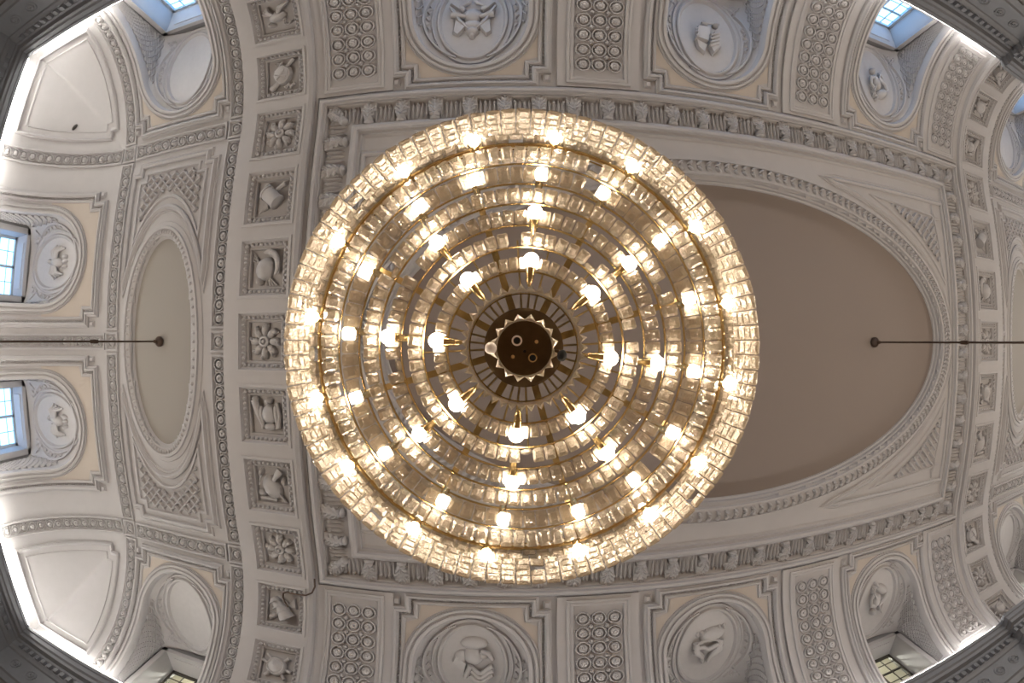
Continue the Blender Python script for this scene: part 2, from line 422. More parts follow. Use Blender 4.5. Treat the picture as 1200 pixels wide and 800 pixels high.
# ------------------------------------------------------------------ oval fields
def oval(cp, a, b, depth, name, label, big):
    root = empty(name, U(cp, 0, 0), label, 'ceiling panel')
    mb = MB(); n = 128
    E = ell(a, b, (cp, 0), n)
    mb.add([(cp, 0, -depth)] + [(x, y, -depth) for x, y in E], [(0, i + 1, (i + 1) % n + 1) for i in range(n)])
    mb.build('painted_field', 'field' if big else 'small_field', root, False, U)
    fr = MB()
    if big:
        sweep(fr, E, True, [(.03, -depth), (.02, -depth + .05), (-.02, -depth + .07), (-.03, -depth + .16), (-.08, -depth + .17), (-.09, .02), (-.11, .07), (-.17, .07), (-.18, .03), (-.42, .03), (-.43, .09), (-.50, .09), (-.52, 0)], .3)
        fr.build('oval_moulding', 'plaster', root, True, U)
        orn = MB(); N = 210
        for k in range(N):
            t = 2 * pi * k / N; x, y = (a + .30) * cos(t), (b + .30) * sin(t)
            tx, ty = -(a + .3) * sin(t), (b + .3) * cos(t); an = atan2(ty, tx); nx_, ny_ = -sin(an), cos(an)
            for s_ in (-1, 1):
                blob(orn, (cp + x + nx_ * .07 * s_, y + ny_ * .07 * s_, .03), (.085, .042, .10), an + .7 * s_, 7, 3)
            blob(orn, (cp + x, y, .03), (.035, .035, .08), 0, 6, 2)
        orn.build('leaf_garland', 'relief', root, True, U)
    else:
        sweep(fr, E, True, [(.02, -depth), (0, -depth + .03), (-.04, -depth + .06), (-.05, .03), (-.08, .05), (-.2, .05), (-.22, .1), (-.28, .1), (-.30, .04), (-.4, .03), (-.42, 0)], .2)
        fr.build('oval_moulding', 'plaster', root, True, U)
        orn = MB(); N = 84
        for k in range(N):
            t = 2 * pi * k / N; x, y = (a + .14) * cos(t), (b + .14) * sin(t); an = atan2((b + .14) * cos(t), -(a + .14) * sin(t))
            blob(orn, (cp + x, y, .05), (.045, .06, .05), an, 7, 3)
        orn.build('bead_pattern', 'relief', root, True, U)
    return root
oval(0, 7.36, 3.57, .30, 'oval_ceiling_panel', 'huge plain taupe oval panel in the middle of the ceiling', True)
oval(-13.4, 1.1, 2.6, .12, 'oval_ceiling_panel', 'small upright oval panel with beaded rim left of the left coffer arch', False)
oval(13.4, 1.1, 2.6, .12, 'oval_ceiling_panel', 'small upright oval panel beyond the right coffer arch', False)

# ------------------------------------------------------------------ big acanthus frame
def rect(hp, hq, c=(0, 0)): return [(c[0] - hp, c[1] - hq), (c[0] + hp, c[1] - hq), (c[0] + hp, c[1] + hq), (c[0] - hp, c[1] + hq)]
def acanthus_mesh():
    """one leaf block, local: x across, y from the root (outer edge) to the curling tip (crown side), n up"""
    t = MB()
    plate(t, [(-.17, -.28), (.17, -.28), (.17, .02), (.13, .14), (-.13, .14), (-.17, .02)], 0, .08, .015)
    rows = []
    for i in range(15):
        v = i / 14; y = -.29 + .55 * v; n = .09 + .17 * sin(min(1, v * 1.1) * pi * .5) ** 1.5
        w = .155 * (1 - .45 * max(0, v - .5) / .5) * (1 + .10 * cos(v * 26))
        if v > .86: n -= (v - .86) * 1.2
        row = []
        for j in range(13):
            u = -1 + j / 6; rib = .03 * max(0, 1 - abs(u) * 7)
            vein = .03 * cos((v * 4.5 + abs(u) * 1.2) * 2 * pi)
            row.append((u * w, y + .05 * abs(u) * -1, n - .09 * u * u + rib + vein))
        rows.append(row)
    t.grid(rows)
    blob(t, (0, .23, .0), (.115, .07, .23), 0, 12, 5)
    return t
def acanthus_frame():
    root = empty('ceiling_frame', U(0, 5.2, 0), 'great rectangular plaster frame with a row of acanthus leaves round the large oval', 'ceiling frame')
    f = MB()
    sweep(f, rect(8.96, 5.44), True, [(-.14, 0), (-.13, .12), (-.06, .22), (.0, .22), (.03, .14), (.07, .13), (.08, .05), (.12, .04)], .25)
    f.build('outer_moulding', 'plaster', root, True, U)
    f = MB()
    sweep(f, rect(8.08, 4.62), True, [(-.16, .0), (-.15, .13), (-.06, .19), (0, .18), (.02, .09), (.09, .09), (.10, .03), (.16, .0)], .25)
    f.build('inner_moulding', 'plaster', root, True, U)
    g = MB()  # tongue ornament ground between leaves
    def tongues(x0, y0, dx, dy, L, nx_, ny_, nlv):
        k = int(L / .105); 
        for i in range(k):
            t = (i + .5) / k * L; cx, cy = x0 + dx * t, y0 + dy * t; an = atan2(ny_, nx_)
            blob(g, (cx, cy, .0), (.24, .038, .09), an, 6, 2)
            if i % 2: blob(g, (cx + nx_ * .12, cy + ny_ * .12, .0), (.06, .045, .13), an, 6, 2)
    A, B = 8.6, 5.06
    for s_ in (-1, 1):
        tongues(-A, s_ * B, 1, 0, 2 * A, 0, s_, 0); tongues(s_ * A, -B, 0, 1, 2 * B, s_, 0, 0)
    g.build('tongue_ornament', 'relief', root, True, U)
    leaf = acanthus_mesh()
    def place(p, q, rot):
        m = MB(); c, s = cos(rot), sin(rot)
        m.add([(p + x * c - y * s, q + x * s + y * c, n) for x, y, n in leaf.v], leaf.f)
        o = m.build('acanthus_leaf', 'relief', root, True, U, 50)
    nl, ns = 23, 15
    for s_ in (-1, 1):
        for i in range(nl + 1):
            if i in (0, nl): continue
            p = -A + 2 * A * i / nl; place(p, s_ * B, pi if s_ > 0 else 0)
        for i in range(1, ns): place(s_ * A, -B + 2 * B * i / ns, pi / 2 * s_)
        for t_ in (-1, 1): place(t_ * A, s_ * B, (3 * pi / 4 if s_ > 0 else pi / 4) * t_)
    return root
acanthus_frame()

def lattice_panel(poly, holes, name, label, group, insets, angs, sp):
    pass

# spandrels of the large oval
def spandrel(sp_, sq_):
    lab = 'triangular lattice panel in the %s %s corner inside the acanthus frame' % (SIDES[sq_], ENDS[sp_])
    root = empty('spandrel_panel', U(sp_ * 6.8, sq_ * 3.4, 0), lab, 'ceiling panel', 'corner lattice panels of the large oval')
    def poly(a, b, hp, hq, tmin=None):
        # arc of ellipse between its crossings with q=hq and p=hp
        t1 = asin(min(1, hq / b)); t0 = math.acos(min(1, hp / a))
        arc = ell(a, b, (0, 0), 26, t0, t1, False)
        return arc, [(hp, hq)]
    arc, cor = poly(8.02, 4.38, 7.9, 4.02)
    P = mirror(arc + cor, sp_, sq_); f = MB()
    sg = sp_ * sq_
    sweep(f, P, True, [(o * sg, n) for o, n in [(-.03, 0), (-.02, .06), (.03, .09), (.07, .06), (.09, .03), (.13, .05), (.16, 0)]], .2)
    arc2, _ = poly(8.28, 4.62, 7.66, 3.80)
    cor2 = [(7.40, 3.80), (7.40, 3.56), (7.66, 3.56)]
    P2 = mirror(arc2 + cor2[::-1], sp_, sq_)
    sweep(f, P2, True, [(o * sg, n) for o, n in [(-.02, 0), (0, .05), (.04, .05), (.07, .0)]], .2)
    f.build('panel_moulding', 'plaster', root, True, U)
    h = MB(); arc3, _ = poly(8.42, 4.76, 7.55, 3.68); P3 = mirror(arc3 + [(7.30, 3.68), (7.30, 3.46), (7.55, 3.46)][::-1], sp_, sq_)
    hatch(h, P3, radians(40) * sg, .19, .045, .09, 0, .15)
    hatch(h, P3, radians(40 + 90) * sg, .38, .035, .07, 0, .15)
    h.build('lattice_pattern', 'relief', root, True, U)
for a_ in (-1, 1):
    for b_ in (-1, 1): spandrel(a_, b_)

# ------------------------------------------------------------------ coffered arches
MOTIFS = ['horn shield' if 0 else k for k in ('wings', 'shield', 'flower', 'drum', 'helmet', 'flower', 'cuirass', 'horn shield', 'flower', 'cannon', 'round shield')]
ML = {-6: 'flower', -5: 'wings', -4: 'shield', -3: 'flower', -2: 'drum', -1: 'helmet', 0: 'flower', 1: 'cuirass', 2: 'horn shield', 3: 'flower', 4: 'cannon', 5: 'round shield', 6: 'flower'}
MR = {-6: 'shield', -5: 'round shield', -4: 'cuirass', -3: 'flower', -2: 'drum', -1: 'helmet', 0: 'flower', 1: 'round shield', 2: 'horn shield', 3: 'flower', 4: 'shield', 5: 'flower', 6: 'round shield'}
WORD = {'flower': 'eight-petalled flower', 'wings': 'winged trophy', 'shield': 'faceted shield and scrolls', 'drum': 'tilted drum and sticks', 'helmet': 'crested helmet',
        'cuirass': 'breastplate beside a torch', 'horn shield': 'slanting oval shield with horns', 'cannon': 'ringed cannon barrel', 'round shield': 'round shield with rays'}
NTH = {-6: 'topmost', -5: 'second from top', -4: 'third from top', -3: 'fourth from top', -2: 'fifth from top', -1: 'sixth from top', 0: 'middle one',
       1: 'sixth from bottom', 2: 'fifth from bottom', 3: 'fourth from bottom', 4: 'third from bottom', 5: 'second from bottom', 6: 'lowest'}
CS, CH, NB = 1.6, .64, .27
def arch(se, motifs):
    side = ENDS[se]; pc = se * 10.05
    root = empty('coffered_arch', U(pc, 0, 0), 'flat plaster rib that carries the coffers across the %s of the vault' % side, 'ceiling arch')
    b = MB(); x0, x1 = 9.28, 11.1; c0, c1 = 10.05 - CH, 10.05 + CH
    def bx(a0, a1, q0, q1):
        lo, hi = sorted((a0 * se, a1 * se)); box3(b, lo, hi, q0, q1, 0, NB, .25)
    bx(x0, c0, -10.2, 10.2); bx(c1, x1, -10.2, 10.2)
    ks = sorted(motifs)
    for k in ks + [7]:
        q0 = (k - 1) * CS + CH if k > -6 else -10.2; q1 = k * CS - CH if k < 7 else 10.2
        bx(c0, c1, q0, q1)
    b.build('rib_face', 'plaster', root, True, U, 40)
    f = MB(); K_ = 1 if se < 0 else -1
    for s_ in (x0, ):
        P = [(s_ * se, -10.2), (s_ * se, 10.2)]
        sweep(f, P, False, [(-.17 * K_, 0), (-.15 * K_, NB * .3), (-.08 * K_, NB * .35), (-.06 * K_, NB * .8), (.02 * K_, NB + .01), (.08 * K_, NB + .005)], .25)
    f.build('edge_moulding', 'plaster', root, True, U)
    for k in ks:
        qc = k * CS; kind = motifs[k]
        c = empty('ceiling_coffer', U(pc, qc, 0), 'square coffer with %s, %s on the %s arch' % (WORD[kind], NTH[k], side), 'coffer', 'square coffers on the %s arch' % side)
        g = MB()
        sweep(g, rect(CH, CH, (pc, qc)), True, [(-.03, NB), (-.03, NB + .03), (.03, NB + .03), (.05, NB - .03), (.07, NB - .05), (.17, .12), (.185, .14), (.215, .13), (.225, .02)], .3)
        g.build('coffer_frame', 'plaster', c, True, U)
        g = MB(); 
        for sx in (-1, 1):
            for i in range(9):
                t = -.48 + .12 * i
                blob(g, (pc + sx * (CH - .12), qc + t, .2), (.045, .045, .06), 0, 7, 3)
                blob(g, (pc + t, qc + sx * (CH - .12), .2), (.045, .045, .06), 0, 7, 3)
        g.build('bead_pattern', 'relief', c, True, U)
        g = MB(); plate(g, rect(CH - .2, CH - .2, (pc, qc)), .02, .03, .01)
        g.build('back_plate', 'plaster', c, False, U)
        g = MB(); rel(g, (pc, qc), .92, 0, kind, 1.15, .03, se * -1)
        g.build('carved_relief', 'relief', c, True, U, 60)
arch(-1, ML); arch(1, MR)

# ------------------------------------------------------------------ rosette strips and blocks
def strip(p0, p1, q0, q1, label, group):
    """rectangle in (p,q), chain of rosettes along the longer way"""
    if p0 > p1: p0, p1 = p1, p0
    if q0 > q1: q0, q1 = q1, q0
    cp, cq = (p0 + p1) / 2, (q0 + q1) / 2; hp, hq = (p1 - p0) / 2, (q1 - q0) / 2
    root = empty('rosette_strip', U(cp, cq, 0), label, 'ceiling moulding', group)
    f = MB()
    sweep(f, rect(hp, hq, (cp, cq)), True, [(-.07, 0), (-.06, .07), (-.02, .08), (.0, .05), (.02, .02)], .25)
    f.build('strip_moulding', 'plaster', root, True, U)
    r = MB(); w = min(hp, hq) - .03; L = 2 * max(hp, hq); k = max(1, int(L / (2 * w * 1.02)))
    for i in range(k):
        t = -L / 2 + L * (i + .5) / k
        p, q = (cp + t, cq) if hp > hq else (cp, cq + t)
        rosette(r, p, q, w, .10, 14, .0)
        if i < k - 1:
            for s_ in (-1, 1):
                d = L / k / 2
                blob(r, ((p + d, q + s_ * w * .75, 0) if hp > hq else (p + s_ * w * .75, q + d, 0)), (.035, .035, .05), 0, 6, 2)
    r.build('rosette_chain', 'relief', root, True, U)
def block(p, q, label, group):
    root = empty('rosette_block', U(p, q, 0), label, 'ceiling moulding', group)
    f = MB(); sweep(f, rect(.2, .2, (p, q)), True, [(-.06, 0), (-.05, .07), (-.01, .08), (.01, .04), (.03, .02)], .3)
    f.build('block_moulding', 'plaster', root, True, U)
    r = MB(); rosette(r, p, q, .15, .09, 16, .01); r.build('rosette', 'relief', root, True, U)
PS1, PS2, QS, QEND = 11.38, 15.32, 5.2, 9.95
for se in (-1, 1):
    e = ENDS[se]
    for pc, nm in ((PS1, 'beside the %s arch' % e), (PS2, 'at the outer edge of the %s bay' % e)):
        for sq in (-1, 1):
            s_ = SIDES[sq]
            strip(se * (pc - .18), se * (pc + .18), sq * .36, sq * 4.84, 'rosette strip %s, %s one on the flat crown' % (nm, s_), 'rosette strips of the end bays')
            strip(se * (pc - .18), se * (pc + .18), sq * 5.56, sq * QEND, 'rosette strip %s, running down the %s cove' % (nm, s_), 'rosette strips of the end bays')
            block(se * pc, sq * QS, 'small square rosette block %s, %s crossing' % (nm, s_), 'small rosette blocks')
        block(se * pc, 0, 'small square rosette block %s, middle crossing' % nm, 'small rosette blocks')
    for sq in (-1, 1):
        s_ = SIDES[sq]
        strip(se * 11.75, se * 14.95, sq * (QS - .18), sq * (QS + .18), 'horizontal rosette strip along the %s edge of the %s bay' % (s_, e), 'rosette strips of the end bays')
        strip(se * 15.68, se * (LF + 5.3), sq * (QS - .18), sq * (QS + .18), 'rosette strip falling to the %s end wall, %s one' % (e, s_), 'rosette strips of the end bays')
    strip(se * 15.68, se * (LF + 5.3), -.16, .16, 'narrow rosette strip between the two %s end windows' % e, 'rosette strips of the end bays')

# ------------------------------------------------------------------ lattice panels above and below the small ovals
for se in (-1, 1):
    for sq in (-1, 1):
        lab = 'lattice panel with hollow curved side %s the small %s oval' % ('above' if sq < 0 else 'below', ENDS[se])
        root = empty('lattice_panel', U(se * 13.4, sq * 4.1, 0), lab, 'ceiling panel', 'lattice panels of the small ovals')
        def lp(hp, ht, a, b, nt, nh=.0):
            t0 = math.acos(min(.999, hp / a))
            arc = ell(a, b, (0, 0), 24, t0, pi - t0, False)
            P = arc + [(-hp, ht - nt), (-hp + nt, ht - nt), (-hp + nt, ht), (hp - nt, ht), (hp - nt, ht - nt), (hp, ht - nt)]
            return [(13.4 * se + x, y * sq) for x, y in P]
        sg = sq
        f = MB(); sweep(f, lp(1.45, 4.66, 1.62, 3.42, .26), True, [(o * sg, n) for o, n in [(-.04, 0), (-.03, .08), (.03, .11), (.07, .07), (.09, .03), (.14, .05), (.17, 0)]], .2)
        sweep(f, lp(1.18, 4.42, 1.66, 3.72, .24), True, [(o * sg, n) for o, n in [(-.02, 0), (0, .06), (.05, .06), (.08, .0)]], .2)
        f.build('panel_moulding', 'plaster', root, True, U)
        h = MB(); P3 = lp(1.08, 4.32, 1.7, 3.84, .22)
        hatch(h, P3, radians(42), .2, .038, .09, 0, .15); hatch(h, P3, radians(-42), .2, .038, .09, 0, .15)
        h.build('lattice_pattern', 'relief', root, True, U)

# ------------------------------------------------------------------ triple rosette panels of the coves
RN = ['first', 'second', 'third', 'fourth']
for sq in (-1, 1):
    for i, pc in enumerate((-8.25, -2.8, 2.8, 8.25)):
        lab = 'tall panel of three rosette columns, %s from the left on the %s cove' % (RN[i], SIDES[sq])
        root = empty('rosette_relief', U(pc, sq * 7.5, 0), lab, 'ceiling panel', 'rosette panels on the coves')
        b = MB(); lo, hi = sorted((sq * 5.62, sq * 10.2)); box3(b, pc - .92, pc + .92, lo, hi, 0, .08, .25)
        b.build('panel_slab', 'plaster', root, True, U, 40)
        f = MB(); cq = sq * 7.78
        sweep(f, rect(.66, 2.02, (pc, cq)), True, [(-.06, .08), (-.05, .13), (0, .14), (.02, .11), (.06, .13), (.09, .13), (.11, .085)], .25)
        f.build('panel_moulding', 'plaster', root, True, U)
        r = MB(); rows = 10
        for k in range(rows):
            q = sq * (5.86 + .13 + 3.76 * (k + .5) / rows)
            for j in (-1, 0, 1):
                rosette(r, pc + j * .355, q, .172, .10, 14, .085)
                if k < rows - 1 and j < 1:
                    blob(r, (pc + j * .355 + .178, q + sq * .21, .085), (.06, .06, .08), 0, 6, 3)
        r.build('rosettes', 'relief', root, True, U)

# ------------------------------------------------------------------ niches
def niche(kind, c, sg, medal, label, nlabel, plain=False):
    """kind 'L': opening in a long cove (c along p, sg side in q). kind 'E': in an end cove (c along q)"""
    tip = TIPQ if kind == 'L' else TIPP
    def W(lat, arc, n=0.0):
        return U(c + lat, sg * arc, n) if kind == 'L' else U(sg * arc, c + lat, n)
    half_frame = 1.66 if kind == 'L' else 1.8
    ftop = 5.68 if kind == 'L' else 16.02
    # --- frame with notched corners
    root = empty('niche_panel', W(0, tip, 0), label, 'ceiling panel', 'arched window niches')
    e = 10.15 if kind == 'L' else 20.2; nt = .28; hf = half_frame
    P = [(hf, e), (hf, ftop + .36), (hf - nt, ftop + .36), (hf - nt, ftop), (-hf + nt, ftop), (-hf + nt, ftop + .36), (-hf, ftop + .36), (-hf, e)]
    f = MB(); sweep(f, P, False, [(-.05, 0), (-.045, .10), (-.01, .15), (.03, .15), (.05, .09), (.09, .07), (.11, 0)], .25)
    sweep(f, P, False, [(-.20, 0), (-.19, .04), (-.15, .07), (-.11, .05), (-.105, 0)], .25)
    for s_ in (-1, 1):
        plate(f, [(s_ * hf - .09, ftop + .03), (s_ * hf + .09, ftop + .03), (s_ * hf + .09, ftop + .24), (s_ * hf - .09, ftop + .24)], 0, .08, .05)
    f.build('notched_frame', 'plaster', root, True, lambda x, y, n: W(x, y, n))
    d = MB(); Q = resample([(x * (hf - .115) / hf, y + (.0 if y > ftop + .1 else .0)) for x, y in P], False, .07)
    for k, (x, y) in enumerate(resample([(hf - .07, e), (hf - .07, ftop + .43), (hf - nt - .07, ftop + .43), (hf - nt - .07, ftop + .07), (-hf + nt + .07, ftop + .07), (-hf + nt + .07, ftop + .43), (-hf + .07, ftop + .43), (-hf + .07, e)], False, .085)):
        blob(d, (x, y, .0), (.026, .026, .055), 0, 6, 2)
    d.build('bead_pattern', 'relief', root, True, lambda x, y, n: W(x, y, n))
    # cream ground between frame and opening (crown side only)
    g = MB(); hw = NR + .22; cc = tip + NR; rows = []
    m = 40; ye = cc + .15
    outer = []; inner = []
    for k in range(m + 1):
        a = pi * k / m
        x = hw * cos(a); y = cc - hw * sin(a)
        # project on frame box
        hx, hy = hf - .2, ftop + .2
        dx, dy = cos(a), -sin(a)
        tx = hx / abs(dx) if abs(dx) > 1e-6 else 1e9; ty = (cc - hy) / abs(dy) if abs(dy) > 1e-6 else 1e9
        tt = min(tx, ty); ox, oy = dx * tt, cc + dy * tt
        # notch
        if abs(ox) > hf - nt - .2 and oy < ftop + .56:
            ox, oy = math.copysign(min(abs(ox), hf - nt - .2), ox), max(oy, ftop + .56) if abs(ox) > hf - nt - .19 else oy
        outer.append((ox, oy, .012)); inner.append((x, y, .012))
    g.grid([[ (o[0] + (i[0] - o[0]) * t / 3, o[1] + (i[1] - o[1]) * t / 3, .012) for t in range(4)] for o, i in zip(outer, inner)])
    g.build('cream_ground', 'cream', root, False, lambda x, y, n: W(x, y, n))
    # U moulding round the opening
    f = MB(); sweep(f, u_path(NR, tip, e), False, [(-.03, -.12), (-.03, .04), (-.01, .09), (.06, .10), (.08, .05), (.11, .05), (.13, .10), (.18, .10), (.20, .03), (.24, .05), (.27, 0)], .14)
    f.build('arch_moulding', 'plaster', root, True, lambda x, y, n: W(x, y, n))
    # --- reveal surface from the opening edge out to the window wall
    wall = YW if kind == 'L' else XW
    zend = 9.5 if kind == 'L' else 9.25
    WH = 1.02 if kind == 'L' else 1.0      # window half width
    E0 = []; F0 = []
    up = resample(u_path(NR, tip, e), False, .12)
    for x, y in up:
        w = W(x, y, -.09); E0.append(w)
    def local(w):   # world -> (lateral, depth from room centre, height above camera)
        return ((w[0] - XM - c) if kind == 'L' else (w[1] - c), abs(w[1]) if kind == 'L' else abs(w[0] - XM), w[2] - EYE)
    def world(l, d, z): return (XM + c + l, sg * d, EYE + z) if kind == 'L' else (XM + sg * d, c + l, EYE + z)
    rows = []
    ks = len(E0)
    for w in E0:
        l, d, z = local(w)
        lf = l * .97; t = min(1, abs(l) / NR)
        zf = zend - .28 * t ** 3 if z > 9.0 - 0.0 or abs(l) < NR * .98 else None
        dd = wall
        if zf is None: zf = z if z < zend - .28 else zend - .28
        zf = min(zf, zend - .28 * t ** 3)
        if abs(l) >= NR * .98:                       # straight sides drop with the cove
            fr = (z - 6.0) / 3.6; zf = min(zend - .28, z)
        dd = max(wall, d + .01)
        row = []
        for k in range(9):
            u = k / 8; arch_ = .10 * sin(pi * u) * (1 - t)
            row.append(world(l + (lf - l) * u, d + (dd - d) * u, z + (zf - z) * u + arch_))
        rows.append(row)
    s = MB(); s.grid(rows); s.build('niche_vault', 'plaster', root, True, None, 60)
    sl = MB(); cumu = [0.0]
    for k in range(1, ks): cumu.append(cumu[-1] + math.hypot(up[k][0] - up[k - 1][0], up[k][1] - up[k - 1][1]))
    def RS(s_, t, n):
        s_ = max(0, min(cumu[-1] - 1e-6, s_)); k = 0
        while k < ks - 2 and cumu[k + 1] < s_: k += 1
        f_ = (s_ - cumu[k]) / max(1e-9, cumu[k + 1] - cumu[k]); tt = max(0, min(.9999, t)) * 8; j = int(tt); g_ = tt - j
        def pt(kk): a, b = Vector(rows[kk][j]), Vector(rows[kk][j + 1]); return a.lerp(b, g_)
        A_, B_ = pt(k), pt(min(k + 1, ks - 1)); p_ = A_.lerp(B_, f_)
        nv = (B_ - A_).cross(Vector(rows[k][j + 1]) - Vector(rows[k][j]))
        nv = nv.normalized() if nv.length > 1e-9 else Vector((0, 0, 1))
        cen = Vector(world(0, wall * .9, 7.5)); 
        if nv.dot(cen - p_) < 0: nv = -nv
        return tuple(p_ + nv * n)
    DP = 1.6; Ls = e - (tip + NR)
    for lo_, hi_ in ((Ls - 2.4, Ls + .55), (cumu[-1] - Ls - .55, cumu[-1] - Ls + 2.4)):
        pl = [(lo_, .14 * DP), (hi_, .14 * DP), (hi_, .93 * DP), (lo_, .93 * DP)]
        hatch(sl, pl, radians(45), .17, .03, .055, 0, .12); hatch(sl, pl, radians(-45), .17, .03, .055, 0, .12)
    sl.build('lattice_pattern', 'relief', root, True, lambda x, y, n: RS(x, y / DP, n))
    # --- ornament on the vault of the niche: map (lateral, dist along) on the crown surface
    topd = local(W(0, tip, -.09)); D0, Z0_ = topd[1], topd[2]
    def S(l, v, n):
        # v = 0 near opening tip .. 1 at window wall
        y = tip + NR - sqrt(max(0, NR * NR - min(abs(l), NR * .999) ** 2))
        l0, d, z = local(W(l, y, -.09)); t = min(1, abs(l) / NR)
        # use absolute depth so that ornament stays undistorted
        dist = D0 + (wall - D0) * v; u = (dist - d) / max(.2, wall - d)
        zf = zend - .28 * t ** 3; arch_ = .10 * sin(pi * max(0, min(1, u))) * (1 - t)
        return world(l + (l * .97 - l) * u, dist, z + (zf - z) * u + arch_ - n)
    dep = wall - D0
    def V(x, y, n): return S(x, y / dep, n)
    mc = 1.30 if kind == 'L' else 1.25
    mroot = empty('oval_medallion', V(0, mc, 0), nlabel, 'medallion', 'oval medallions in the window niches')
    f = MB()
    sweep(f, ell(.74, 1.04, (0, mc), 56), True, [(0.02, .012), (.0, .05), (-.03, .10), (-.07, .09), (-.10, .02), (-.15, .02), (-.17, .06), (-.20, .06), (-.22, 0)], .2)
    f.build('medallion_rim', 'plaster', mroot, True, V)
    f = MB(); n_ = 56; R_ = [[(r * .74 * cos(2 * pi * k / n_), mc + r * 1.04 * sin(2 * pi * k / n_), .015 + .03 * (1 - r * r)) for r in (.001, .3, .6, .85, 1.02)] for k in range(n_)]
    f.grid(R_, closed_u=True); f.build('medallion_ground', 'relief', mroot, True, V)
    if not plain:
        f = MB(); rel(f, (0, mc + (-.05)), 1.25, pi, medal, 1.1, .035, 1)
        f.build('carved_relief', 'relief', mroot, True, V, 60)
    # crescents and lattice at both sides
    f = MB(); h = MB()
    for s_ in (-1, 1):
        tt = [radians(a) for a in range(-72, 41, 7)]
        arcp = [(s_ * 1.12 * cos(a), 1.30 + 1.12 * sin(a)) for a in tt]
        sweep(f, arcp, False, [(-.035, 0), (-.02, .09), (.02, .09), (.035, 0)], .1)
        inner = [(s_ * (.97 + .02) * cos(a) if 0 else s_ * max(.99 * cos(a), .2), mc + 1.26 * sin(a)) for a in tt[2:]]
        poly = [(s_ * 1.06 * cos(a), 1.30 + 1.06 * sin(a)) for a in tt[1:]] + [(s_ * 1.08, 2.3), (s_ * .62, 2.36)] + inner[::-1]
        hatch(h, poly, radians(45), .15, .03, .06, 0, .1); hatch(h, poly, radians(-45), .15, .03, .06, 0, .1)
    f.build('crescent_rib', 'plaster', root, True, V); h.build('lattice_pattern', 'relief', root, True, V)
    return world, wall, zend, WH

WINS = []
def add_niche(kind, c, sg, medal, label, nlabel, plain=False):
    w = niche(kind, c, sg, medal, label, nlabel, plain); WINS.append((kind, c, sg) + w)
names5 = ['left bay', 'first of middle bay', 'second of middle bay', 'third of middle bay', 'right bay']
for sq in (-1, 1):
    for i, c in enumerate(LONG_N):
        med = {-1: ['', 'trophy', 'books', 'figure', ''], 1: ['', 'bust', 'dolphins', 'figure', '']}[sq][i]
        word = {'trophy': 'crossed flags and helmet', 'books': 'open papers and books', 'figure': 'slanting figure and garland', 'bust': 'armoured torso and streaming banner', 'dolphins': 'curling tails above a shell', '': 'no figure at all'}[med]
        add_niche('L', c, sq, med or 'eagle', 'arched niche with cream ground, %s cove, %s' % (SIDES[sq], names5[i]),
                  'oval medallion with %s, %s cove, %s' % (word, SIDES[sq], names5[i]), plain=(med == ''))
for se in (-1, 1):
    for c in END_N:
        add_niche('E', c, se, 'eagle', 'arched niche panel around the %s window of the %s end' % ('upper' if c < 0 else 'lower', ENDS[se]),
                  'oval medallion with winged trophy beside the %s window of the %s end' % ('upper' if c < 0 else 'lower', ENDS[se]))

# ------------------------------------------------------------------ corner panels
for se in (-1, 1):
    for sq in (-1, 1):
        lab = 'plain panel folded into the %s %s corner of the vault' % (SIDES[sq], ENDS[se])
        root = empty('corner_panel', U(se * 17, sq * 7, 0), lab, 'ceiling panel', 'plain corner panels')
        a0, b0, e1, e2 = 15.98, 5.86, LF + 5.0, QF + 5.0
        def cp(i, nt):
            # open toward the crown corner with a notch
            x0, y0, x1, y1 = a0 + i, b0 + i, e1 - i, e2 - i
            P = [(x0 + nt, y0), (x1, y0), (x1, y1), (x0, y1), (x0, y0 + nt), (x0 + nt, y0 + nt)]
            return [(x * se, y * sq) for x, y in P]
        sg = se * sq; f = MB()
        sweep(f, cp(0, .3), True, [(o * sg, n) for o, n in [(-.05, 0), (-.04, .08), (.0, .11), (.04, .07), (.07, .03), (.11, .0)]], .15)
        sweep(f, cp(.3, .28), True, [(o * sg, n) for o, n in [(-.02, 0), (-.01, .03), (.03, .03), (.04, 0)]], .15)
        f.build('panel_moulding', 'plaster', root, True, U)

